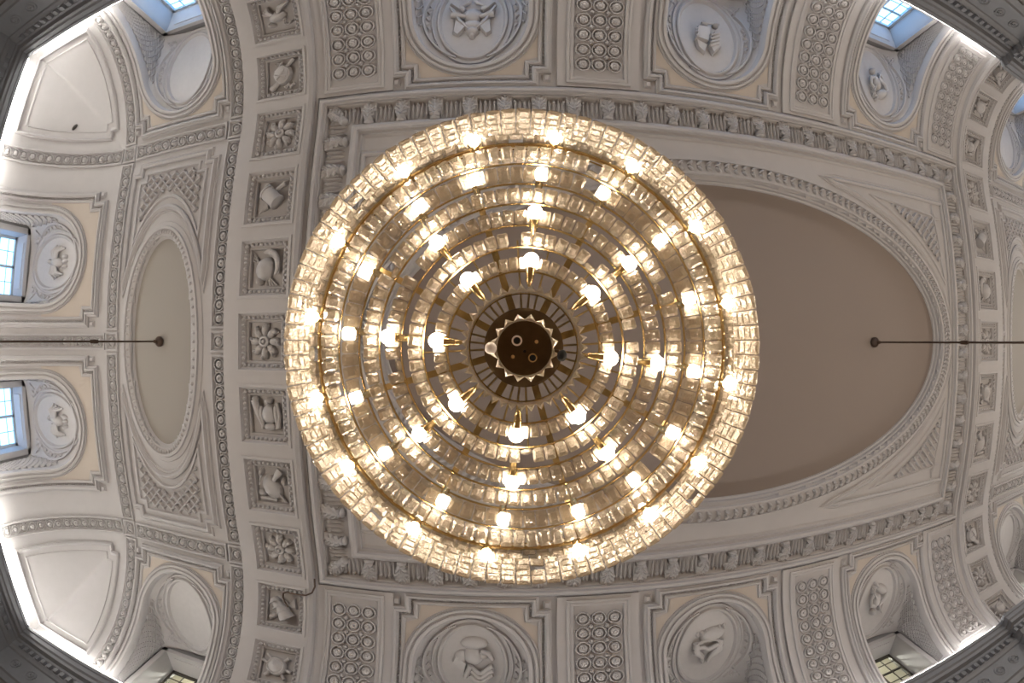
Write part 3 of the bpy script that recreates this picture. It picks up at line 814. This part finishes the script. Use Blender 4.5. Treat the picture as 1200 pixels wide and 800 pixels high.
# ------------------------------------------------------------------ cornice all round with breaks at the arches
LIPY, LIPX = 7.94, 18.15
def plan(off):
    """closed plan polyline of the cornice, off = distance back from the lip"""
    y, x = LIPY + off, LIPX + off; b = .28; w0, w1 = 9.0 + off * 0, 11.2
    P = []
    def side(sq):
        pts = []
        for c in (-1, 1):
            lo, hi = (9.05, 11.25)
            a = [(c * lo, y), (c * lo, y - b), (c * hi, y - b), (c * hi, y)]
            if c < 0: a = a[::-1]
            pts += a
        return pts
    top = [(-x, -y)] + [(px, -py) for px, py in side(1)] + [(x, -y)]
    bot = [(x, y)] + side(1)[::-1] + [(-x, y)]
    return top + bot
def cornice():
    root = empty('trim_1', (XM, -LIPY, EYE + CORN), 'grey stepped cornice running round the hall under the vault', 'cornice', None, 'structure')
    prof = [(0.62, -.05), (.10, .0), (.06, .02), (.0, .02), (0, -.10), (.05, -.12), (.05, -.28), (.12, -.32), (.14, -.42), (.30, -.46), (.30, -.55), (.36, -.58), (.36, -.80), (.42, -.86), (.44, -.92), (.5, -.95), (.5, -1.75), (.42, -1.78), (.42, -1.9), (.5, -1.95), (.55, -2.2)]
    # path runs so that outside is at positive offset
    path = plan(0)
    mb = MB()
    P = path; n = len(P); D = offset_dirs(P, True)
    A = sum(P[i][0] * P[(i + 1) % n][1] - P[(i + 1) % n][0] * P[i][1] for i in range(n))
    s = -1 if A > 0 else 1
    rows = [[(XM + p[0] + d[0] * o * s, p[1] + d[1] * o * s, EYE + CORN + z) for o, z in prof] for p, d in zip(P, D)]
    mb.grid(rows, closed_u=True)
    mb.build('cornice_moulding', 'cornice', root, True, None, 30)
    den = MB()
    for i in range(n):   # small blocks in the recess of the cornice
        a, b = Vector(P[i]), Vector(P[(i + 1) % n]); L = (b - a).length
        if L < .9: continue
        t = (b - a).normalized(); nn = Vector((-t.y, t.x)) * s; k = int(L / .3)
        for j in range(k):
            c = a + t * (L * (j + .5) / k) + nn * .28
            c2 = c + nn * .1
            q = [(c - t * .07 - nn * .02), (c + t * .07 - nn * .02), (c2 + t * .07), (c2 - t * .07)]
            v = [(XM + w.x, w.y, EYE + CORN - z) for z in (.60, .78) for w in q]
            den.add(v, [(0, 1, 2, 3), (4, 5, 6, 7), (0, 1, 5, 4), (1, 2, 6, 5), (2, 3, 7, 6), (3, 0, 4, 7)])
    den.build('dentils', 'cornice', root, False)
    fr = MB()
    for i in range(n):
        a, b = Vector(P[i]), Vector(P[(i + 1) % n]); L = (b - a).length
        if L < 1.2: continue
        t = (b - a).normalized(); nn = Vector((-t.y, t.x)) * s; k = int(L / .8)
        for j in range(k):
            c = a + t * (L * (j + .5) / k) + nn * .5
            for ring_r, rad in ((.2, .035), (.08, .05)):
                pts = [(XM + c.x + t.x * ring_r * cos(u), c.y + t.y * ring_r * cos(u), EYE + CORN - 1.35 + ring_r * sin(u)) for u in [2 * pi * m / 14 for m in range(15)]]
                tube(fr, pts, rad, 6)
    fr.build('frieze_rosettes', 'cornice', root, True)
    return root
cornice()
# cove lights: strips lying on top of the cornice behind its lip
def cove_light(x0, x1, y0, y1, label, mt='cove', zz=.03):
    mb = MB(); z0, z1 = EYE + CORN + zz, EYE + CORN + zz + .05
    v = [(x, y, z) for z in (z0, z1) for x, y in ((x0, y0), (x1, y0), (x1, y1), (x0, y1))]
    mb.add(v, [(0, 3, 2, 1), (4, 5, 6, 7), (0, 1, 5, 4), (1, 2, 6, 5), (2, 3, 7, 6), (3, 0, 4, 7)])
    tag(mb.build('cove_light', mt, None, False), label, 'light', 'cove light strips on the cornice')
for sq in (-1, 1):
    y0, y1 = sorted((sq * (LIPY + .07), sq * (LIPY + .15)))
    for (a, b, nm) in ((-18.0, -11.4, 'left'), (-8.9, 8.9, 'middle'), (11.4, 18.0, 'right')):
        cove_light(XM + a, XM + b, y0, y1, 'white light strip on the %s cornice, %s stretch' % (SIDES[sq], nm), 'cove' if nm == 'left' else 'cove_mid')
for se in (-1, 1):
    x0, x1 = sorted((XM + se * (LIPX + .07), XM + se * (LIPX + .15)))
    cove_light(x0, x1, -7.9, 7.9, 'white light strip on the cornice of the %s end wall' % ENDS[se])

# ------------------------------------------------------------------ walls, windows, floor
def wbox(mb, x0, x1, y0, y1, z0, z1):
    x0, x1 = sorted((x0, x1)); y0, y1 = sorted((y0, y1))
    v = [(x, y, z) for z in (z0, z1) for x, y in ((x0, y0), (x1, y0), (x1, y1), (x0, y1))]
    mb.add(v, [(0, 3, 2, 1), (4, 5, 6, 7), (0, 1, 5, 4), (1, 2, 6, 5), (2, 3, 7, 6), (3, 0, 4, 7)])
TH = .8
WZ0, WZ1 = {'L': 7.0, 'E': 7.1}, {'L': 9.12, 'E': 9.02}
def wall_long(sg):
    mb = MB(); y0, y1 = YW, YW + TH; z0, z1 = WZ0['L'], WZ1['L']
    edges = [-XW - TH]
    for c in LONG_N: edges += [c - 1.0, c + 1.0]
    edges += [XW + TH]
    for i in range(0, len(edges), 2):
        wbox(mb, XM + edges[i], XM + edges[i + 1], sg * y0, sg * y1, EYE + z0, EYE + z1)
    wbox(mb, XM - XW - TH, XM + XW + TH, sg * y0, sg * y1, EYE + z1, EYE + 11.2)
    wbox(mb, XM - XW - TH, XM + XW + TH, sg * y0, sg * y1, 0, EYE + z0)
    tag(mb.build('wall_back' if sg < 0 else 'wall_front', 'wallm', None, False), 'long grey hall wall on the %s side' % SIDES[sg], 'wall', kind='structure')
def wall_end(sg):
    mb = MB(); z0, z1 = WZ0['E'], WZ1['E']; x0, x1 = XM + sg * XW, XM + sg * (XW + TH)
    ed = [-YW]
    for c in END_N: ed += [c - 1.0, c + 1.0]
    ed += [YW]
    for i in range(0, len(ed), 2): wbox(mb, x0, x1, ed[i], ed[i + 1], EYE + z0, EYE + z1)
    wbox(mb, x0, x1, -YW, YW, EYE + z1, EYE + 11.2); wbox(mb, x0, x1, -YW, YW, 0, EYE + z0)
    tag(mb.build('wall_left' if sg < 0 else 'wall_right', 'wallm', None, False), 'short grey end wall at the %s' % ENDS[sg], 'wall', kind='structure')
for s_ in (-1, 1): wall_long(s_); wall_end(s_)
mb = MB(); wbox(mb, XM - XW - TH, XM + XW + TH, -YW - TH, YW + TH, EYE + 11.2, EYE + 11.5)  # unseen slab added over the vault so no sky light leaks in
tag(mb.build('sky_block_slab', 'wallm', None, False), 'unseen slab above the vault, added to keep sky light out', 'light blocker', kind='structure')
mb = MB(); wbox(mb, XM - XW - TH, XM + XW + TH, -YW - TH, YW + TH, -.3, 0)
tag(mb.build('floor', 'floorm', None, False), 'brown polished parquet floor of the hall', 'floor', kind='structure')

def window(i, kind, c, sg, lab, dark):
    z0, z1 = EYE + WZ0[kind], EYE + WZ1[kind]; d0 = (YW if kind == 'L' else XW)
    root = empty('window_%d' % i, (XM + c, sg * d0, z0) if kind == 'L' else (XM + sg * d0, c, z0), lab, 'window', None, 'structure')
    fm = 'darkframe' if dark else 'winframe'
    def bx(mb, l0, l1, dd0, dd1, a, b):
        if kind == 'L': wbox(mb, XM + c + l0, XM + c + l1, sg * dd0, sg * dd1, a, b)
        else: wbox(mb, XM + sg * dd0, XM + sg * dd1, c + l0, c + l1, a, b)
    # embrasure lining with a fielded panel
    e = MB(); lin = .06
    bx(e, -1.0, -1.0 + lin, d0 - .02, d0 + .72, z0, z1); bx(e, 1.0 - lin, 1.0, d0 - .02, d0 + .72, z0, z1); bx(e, -1.0, 1.0, d0 - .02, d0 + .72, z1 - lin, z1)
    bx(e, -1.0, 1.0, d0 - .02, d0 + .72, z0, z0 + lin)
    for a, b in ((-1.12, -.94), (.94, 1.12)): bx(e, a, b, d0 - .07, d0 - .005, z0, z1 + .1)
    bx(e, -1.12, 1.12, d0 - .07, d0 - .005, z1 - .06, z1 + .1)
    bx(e, -.7, .7, d0 + .1, d0 + .56, z1 - lin - .03, z1 - lin)
    e.build('window_reveal', 'plaster', root, False)
    f = MB(); dg = d0 + .66; a = .94
    bx(f, -a, -a + .09, dg, dg + .08, z0, z1 - lin); bx(f, a - .09, a, dg, dg + .08, z0, z1 - lin); bx(f, -a, a, dg, dg + .08, z1 - lin - .09, z1 - lin)
    bx(f, -.04, .04, dg, dg + .08, z0, z1)
    bars = (.66,) if not dark else (.5, 1.0)
    k = 1
    zz = z1 - .9
    while zz > z0: bx(f, -a, a, dg + .01, dg + .07, zz, zz + .06); zz -= .9
    f.build('window_frame', fm, root, False)
    t = MB()
    for l in (-.47, .47): bx(t, l - .012, l + .012, dg + .02, dg + .05, z0, z1 - lin)
    zz = z1 - .45
    while zz > z0: bx(t, -a, a, dg + .02, dg + .05, zz, zz + .024); zz -= .45
    t.build('glazing_bars', fm, root, False)
    g = MB(); bx(g, -a, a, dg + .032, dg + .038, z0, z1 - lin); g.build('glass', 'glass', root, False)
i = 1
for sg in (-1, 1):
    for k, c in enumerate(LONG_N):
        window(i, 'L', c, sg, 'window behind the niche, %s cove, %s' % (SIDES[sg], names5[k]), sg > 0); i += 1
for sg in (-1, 1):
    for c in END_N:
        window(i, 'E', c, sg, '%s bright blue window in the %s end wall' % ('upper' if c < 0 else 'lower', ENDS[sg]), False); i += 1

# service corridor outside the lower windows (they look onto a wall, not the sky)
mb = MB(); x0, x1 = XM - XW - TH, XM + XW + TH; ya, yb = YW + TH, YW + TH + 1.6
wbox(mb, x0, x1, yb, yb + .2, 0, EYE + 11.5); wbox(mb, x0, x1, ya, yb, EYE + 11.2, EYE + 11.5); wbox(mb, x0, x1, ya, yb, -.3, 0)
wbox(mb, x0 - .2, x0, ya, yb, 0, EYE + 11.5); wbox(mb, x1, x1 + .2, ya, yb, 0, EYE + 11.5)
tag(mb.build('wall_corridor', 'corridor', None, False), 'pale corridor wall seen through the dark gridded lower windows', 'wall', kind='structure')

# ------------------------------------------------------------------ hanging rods of the neighbouring chandeliers
def lathe(mb, c, prof, seg=24):
    rows = [[(c[0] + r * cos(2 * pi * k / seg), c[1] + r * sin(2 * pi * k / seg), c[2] + z) for r, z in prof] for k in range(seg)]
    mb.grid(rows, closed_u=True)
def rod(x, y, depth, label, zb, mid):
    zt = EYE + H + depth
    root = empty('hanging_rod', (x, y, zt), label, 'chandelier rod', 'rods hanging from ceiling roses')
    m = MB(); lathe(m, (x, y, zt), [(.001, 0), (.11, 0), (.13, -.03), (.13, -.10), (.10, -.15), (.05, -.2), (.045, -.27), (.001, -.28)])
    m.build('ceiling_rose', 'rod', root)
    m = MB(); lathe(m, (x, y, 0), [(.001, zt - .2), (.022, zt - .2), (.022, zb), (.001, zb)], 12); m.build('rod', 'rod', root)
    m = MB(); lathe(m, (x, y, mid), [(.001, .12), (.04, .12), (.045, 0), (.04, -.12), (.001, -.12)], 12); m.build('coupling', 'rod', root)
RXL, RXR = XM - 13.45, XM + 4.6
rod(RXL, 0, .12, 'dark bronze rod hanging from the small left oval', EYE + 3.3, EYE + 7.6)
rod(RXR, .02, .30, 'dark bronze rod hanging inside the large taupe oval', EYE + 3.3, EYE + 6.9)

# thin wire hanging at the lower edge of the left arch
m = MB()
pts = [(-9.12, 5.4), (-9.12, 5.62), (-9.2, 5.80), (-9.36, 5.9), (-9.6, 5.92), (-9.85, 5.90), (-9.95, 5.95), (-9.96, 6.08), (-9.9, 6.2), (-9.82, 6.32)]
tube(m, [(p, q, NB + .06) for p, q in pts], .022, 8)
tag(m.build('loose_wire', 'rod', None, True, U), 'loose bent dark wire at the bottom inner edge of the left coffer arch', 'wire')
# small dark sensor on the upper left corner panel
m = MB(); blob(m, (-17.8, -6.35, 0), (.07, .13, .07), .5, 12, 5)
tag(m.build('ceiling_sensor', 'iron', None, True, U), 'small dark fitting on the upper left corner panel', 'sensor')

# ------------------------------------------------------------------ the chandelier
CX, CY = .118, .062
def pr(px): return tan(2 * asin(px / 1180.0))
ch = empty('chandelier', (CX, CY, EYE + 5.0), 'huge round brass and crystal chandelier with concentric lit rings', 'chandelier')
def P3(r, a, z): return (CX + r * cos(a), CY + r * sin(a), EYE + z)
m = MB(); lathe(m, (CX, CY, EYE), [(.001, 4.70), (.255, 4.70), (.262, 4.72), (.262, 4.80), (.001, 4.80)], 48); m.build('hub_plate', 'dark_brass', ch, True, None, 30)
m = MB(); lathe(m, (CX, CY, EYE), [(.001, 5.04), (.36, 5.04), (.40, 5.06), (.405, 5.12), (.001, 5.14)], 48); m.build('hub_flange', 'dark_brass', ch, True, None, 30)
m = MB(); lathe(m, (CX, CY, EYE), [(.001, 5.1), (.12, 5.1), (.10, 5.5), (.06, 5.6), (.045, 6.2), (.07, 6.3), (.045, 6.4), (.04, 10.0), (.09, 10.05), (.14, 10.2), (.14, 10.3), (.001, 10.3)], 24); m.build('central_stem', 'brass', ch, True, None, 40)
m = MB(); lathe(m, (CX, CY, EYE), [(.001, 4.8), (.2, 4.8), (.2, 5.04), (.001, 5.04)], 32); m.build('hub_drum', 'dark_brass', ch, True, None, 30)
# fittings on the hub
def disc(name, dx, dy, r0, r1, z, mt):
    m = MB(); lathe(m, (CX + dx, CY + dy, EYE + z), [(r0, 0), (r0, -.02), (r1, -.02), (r1, 0)], 20); return m.build(name, mt, ch, True, None, 30)
disc('socket_ring', -.072, -.07, .034, .05, 4.70, 'white_p'); disc('socket_ring', .075, .09, .03, .042, 4.70, 'brass')
for dx, dy, r in ((-.072, -.07, .026), (.075, .09, .03), (.0, .03, .014)): disc('socket_hole', dx, dy, .0005, r, 4.698, 'black')
for dx, dy in ((.11, -.06), (-.11, .08)): disc('bolt', dx, dy, .0005, .018, 4.70, 'brass')
m = MB(); blob(m, (CX - .315, CY + .0, EYE + 4.66), (.056, .056, .056), 0, 20, 12, True); tag(m.build('finial_ball', 'white_p', ch), 'pale ball at the left of the hub')
m = MB(); blob(m, (CX + .35, CY + .07, EYE + 4.70), (.046, .056, .05), .2, 20, 12, True); tag(m.build('finial_ball', 'black', ch), 'black ball at the right of the hub')
for s_ in (-1, 1):
    m = MB(); tube(m, [(CX + s_ * .2, CY + .02, EYE + 4.78), (CX + s_ * .33, CY + .03, EYE + 4.72)], .014, 8); m.build('finial_bracket', 'dark_brass', ch)

def crystal(mb, c, a, w, h, t, tilt=0.0, yaw=0.0):
    """cut block: belt rectangle with truncated pyramids on both faces"""
    jx = random.uniform(-.12, .12) + yaw; ty = tilt + random.uniform(-.10, .10); sp = random.uniform(-.05, .05)
    rad = Vector((cos(a + jx), sin(a + jx), 0)); tan_ = Vector((-sin(a + jx), cos(a + jx), 0)); up = Vector((0, 0, 1))
    rad2 = (rad * cos(ty) + up * sin(ty)); up2 = (up * cos(ty) - rad * sin(ty))
    tt = tan_ * cos(sp) + up2 * sin(sp); uu = up2 * cos(sp) - tan_ * sin(sp)
    C = Vector(c); v = []
    b = .22
    for k, (d, s) in enumerate(((-t / 2, .55), (-t * .12, 1), (t * .12, 1), (t / 2, .55))):
        ww, hh = w / 2 * s, h / 2 * s; cw, chh = ww * (1 - b), hh * (1 - b)
        for x, y in ((cw, hh), (-cw, hh), (-ww, chh), (-ww, -chh), (-cw, -hh), (cw, -hh), (ww, -chh), (ww, chh)):
            v.append(tuple(C + tt * x + uu * y + rad2 * d))
    f = [tuple(range(7, -1, -1)), tuple(range(24, 32))]
    for k in range(3):
        for i in range(8): f.append((k * 8 + i, k * 8 + (i + 1) % 8, k * 8 + 8 + (i + 1) % 8, k * 8 + 8 + i))
    mb.add(v, f)
def gem(mb, a, R, z, w, h, d=.06):
    """pointed crystal with its tip outward"""
    t = Vector((-sin(a), cos(a), 0)); rr = Vector((cos(a), sin(a), 0)); c = Vector(P3(R, a, z)); u = Vector((0, 0, 1))
    v = [c - t * w - u * h, c + t * w - u * h, c + t * w + u * h, c - t * w + u * h, c + rr * d - u * h * .3, c + rr * d + u * h * .3, c + rr * d * .4 - u * h * 1.25]
    mb.add([tuple(x) for x in v], [(0, 3, 2, 1), (1, 4, 6), (0, 6, 4), (0, 1, 6), (1, 2, 5, 4), (3, 0, 4, 5), (2, 3, 5)])
def brass_ring(name, R, z, w, h, lab=None):
    m = MB(); seg = 160
    rows = [[P3(R + dx, 2 * pi * k / seg, z + dz) for dx, dz in [(w / 2 * cos(pi * j / 4), h / 2 * sin(pi * j / 4)) for j in range(8)]] for k in range(seg)]
    m.grid(rows, closed_u=True, closed_v=True); o = m.build(name, 'brass', ch, True, None, 30)
    if lab: tag(o, lab)
    return o
rest = MB()
RINGS = [(63, 5.14), (89, 5.16), (117, 5.2), (142, 5.25), (167, 5.30), (190, 5.36), (213, 5.42)]
for i, (px, z) in enumerate(RINGS):
    R = pr(px) * z
    brass_ring('tier_ring', R, z - .02, .026 if i else .018, .035)
    w = (.085, .09, .11, .115, .12, .125, .13)[i]; rows_ = (1, 2, 2, 2, 2, 2, 2)[i]; h = .115
    n = int(2 * pi * R / (w * 1.04))
    for r in range(rows_):
        for k in range(n):
            if i > 1 and k % (n // 8 or 1) == 0 and random.random() < .25: continue
            a = 2 * pi * (k + (.5 if r % 2 else 0) * 0) / n
            if i == 0: gem(rest, a, R + .015, z - .07, .05, .065, .085)
            elif r == 0: crystal(rest, P3(R + .03, a, z - .08), a, w, .10, .05, .1)
            else: crystal(rest, P3(R + (.06 if i < 5 else .07), a, z - .19), a, w, (.125, .125, .13, .14, .145, .155, .165)[i], .075, .95 + random.uniform(-.12, .12))
# the small saw-tooth crystal collar round the hub
for k in range(16):
    a = 2 * pi * (k + .5) / 16; gem(rest, a, .262, 4.78, .056, .055, .065)
brass_ring('main_ring', pr(236) * 5.25, 5.25, .062, .06, 'thick outer brass ring')
brass_ring('main_ring', pr(231) * 5.30, 5.30, .02, .03)
NOUT = 96
for r in range(6):
    z = 5.27 - .105 * r; R = pr(240.5 + 6.7 * r) * z
    for k in range(NOUT):
        if r < 5 and k % 12 == 11 and random.random() < .3: continue
        a = 2 * pi * (k + (.5 if r < 2 else 0)) / NOUT; tl = .35 + .1 * (r > 1) + random.uniform(-.15, .15)
        if r == 5:
            m = MB(); crystal(m, P3(R, a, z), a, .146, .105, .07, tl)
            m.build('crystal', 'crystal', ch, False)
        else:
            crystal(rest, P3(R, a, z), a, .145, .108, .065, tl)
            if r < 1: crystal(rest, P3(R + .09, a + pi / NOUT, z + .03), a, .14, .1, .055, tl)
for r in range(2):      # inner lining of the outer curtain
    pass
o = rest.build('crystals', 'crystal', ch, False); o['kind'] = 'stuff'
for k in range(16):     # hanging brass pins between the outer crystals
    a = 2 * pi * (k + .5) / 16; R = pr(237) * 5.4
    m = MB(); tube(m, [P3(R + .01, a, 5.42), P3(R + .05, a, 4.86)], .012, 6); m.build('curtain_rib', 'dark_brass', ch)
# radial arms
A0 = radians(28.5)
for k in range(8):
    a = A0 + k * pi / 4; m = MB(); w = .036
    pts = [(.36, 5.10), (.9, 5.40), (1.5, 5.55), (2.05, 5.56), (pr(237) * 5.4, 5.44)]
    rows = []
    for r, z in pts:
        c = Vector(P3(r, a, z)); t = Vector((-sin(a), cos(a), 0))
        rows.append([tuple(c + t * w + Vector((0, 0, -.02))), tuple(c + t * w + Vector((0, 0, .02))), tuple(c - t * w + Vector((0, 0, .02))), tuple(c - t * w + Vector((0, 0, -.02)))])
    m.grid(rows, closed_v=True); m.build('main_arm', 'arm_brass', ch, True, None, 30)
B0 = radians(6)
def bar(name, r0, z0, r1, z1, a, rad, mt='brass', parent=ch, a1=None):
    m = MB(); tube(m, [P3(r0, a, z0), P3(r1, a if a1 is None else a1, z1)], rad, 6); return m.build(name, mt, parent)
for k in range(8):
    for d in (-9, 0, 9):
        a = B0 + k * pi / 4 + radians(d)
        bar('thin_arm', .38, 5.10, 1.15 if d else 1.9, 5.34 if d else 5.45, a, .011, 'arm_brass')
bulbN = 0
def bulb(r, z, a, rb, tilt=.55):
    """candle holder cone pointing at the hub, round bulb at the outer end"""
    m = MB(); c = Vector(P3(r, a, z)); d = Vector((cos(a) * cos(tilt), sin(a) * cos(tilt), -sin(tilt)))
    blob(m, tuple(c), (rb, rb, rb), 0, 20, 14, True); b = m.build('light_bulb', 'bulb', ch)
    m = MB(); tube(m, [tuple(c - d * (rb * .8 + .21)), tuple(c - d * (rb * .8 + .15)), tuple(c - d * (rb * .8 + .04)), tuple(c - d * rb * .8)], .05, 14, [.25, .75, .95, 1.0])
    h = m.build('bulb_holder', 'brass', b)
    h.matrix_parent_inverse = Matrix.Identity(4)
    return b
for k in range(8):
    a = B0 + k * pi / 4 + radians(random.uniform(-1.5, 1.5))
    bulb(pr(103) * 4.95, 4.95, a, .075, .3); bulb(pr(159) * 5.02, 5.02, a, .075, .5)
for k in range(16):
    a = B0 + k * pi / 8 + radians(random.uniform(-2, 2))
    bulb(pr(204) * 5.22, 5.22, a, .062, .9); bulb(pr(247) * 5.12, 5.12, a + radians(3), .06, 1.1)

# ------------------------------------------------------------------ lights of the place
def plight(name, loc, e, col, r):
    l = bpy.data.lights.new(name, 'POINT'); l.energy = e; l.color = col; l.shadow_soft_size = r
    o = bpy.data.objects.new(name, l); o.location = loc; COL.objects.link(o); return o
# neighbouring chandeliers on the same axis (outside the frame)
for x in (RXL, RXR + 0.0, XM + 13.45): plight('neighbour_chandelier_light', (x, 0, EYE + 3.0), NEI if 'NEI' in globals() else 900, (1, .86, .70), 1.0)
# corridor lamps outside the lower windows
for c in LONG_N: plight('corridor_lamp', (XM + c, YW + TH + .8, EYE + 10.2), 500, (1, .9, .7), .1)

w = bpy.data.worlds.new('sky'); scene.world = w; w.use_nodes = True
bg = w.node_tree.nodes['Background']; bg.inputs[0].default_value = (.32, .62, 1.0, 1); bg.inputs[1].default_value = 5.0
# window portals guide the sky light
for sg, lst in ((-1, LONG_N),):
    for c in lst:
        l = bpy.data.lights.new('sky_portal', 'AREA'); l.shape = 'RECTANGLE'; l.size = 2.0; l.size_y = 2.1; l.cycles.is_portal = True
        o = bpy.data.objects.new('sky_portal', l); o.location = (XM + c, sg * (YW + TH + .05), EYE + 8.06); o.rotation_euler = (radians(-90) * sg * -1, 0, 0)
        o.rotation_euler = Vector((0, -sg, 0)).to_track_quat('-Z', 'Z').to_euler(); COL.objects.link(o)
for sg in (-1, 1):
    for c in END_N:
        l = bpy.data.lights.new('sky_portal', 'AREA'); l.shape = 'RECTANGLE'; l.size = 2.0; l.size_y = 2.1; l.cycles.is_portal = True
        o = bpy.data.objects.new('sky_portal', l); o.location = (XM + sg * (XW + TH + .05), c, EYE + 8.06)
        o.rotation_euler = Vector((-sg, 0, 0)).to_track_quat('-Z', 'Z').to_euler(); COL.objects.link(o)

# ------------------------------------------------------------------ camera: fisheye lens looking straight up
cam = bpy.data.cameras.new('camera'); co = bpy.data.objects.new('camera', cam); COL.objects.link(co)
co.location = (0, 0, EYE); co.rotation_euler = (pi, 0, 0)
cam.type = 'PANO'; cam.panorama_type = 'FISHEYE_EQUISOLID'
cam.sensor_width = 36; cam.sensor_height = 24; cam.sensor_fit = 'HORIZONTAL'
cam.fisheye_lens = 590 * 36 / 1200; cam.fisheye_fov = radians(200)
cam.clip_start = .05; cam.clip_end = 200
scene.camera = co

scene.view_settings.view_transform = 'Standard'; scene.view_settings.look = 'None'
scene.view_settings.gamma = 1; scene.view_settings.use_curve_mapping = False
scene.view_settings.exposure = 0
cy = scene.cycles
cy.use_denoising = True; cy.denoising_prefilter = 'ACCURATE'; cy.max_bounces = 10; cy.diffuse_bounces = 5; cy.glossy_bounces = 4; cy.transmission_bounces = 10; cy.transparent_max_bounces = 8
cy.sample_clamp_indirect = 6; cy.caustics_refractive = True; cy.caustics_reflective = False
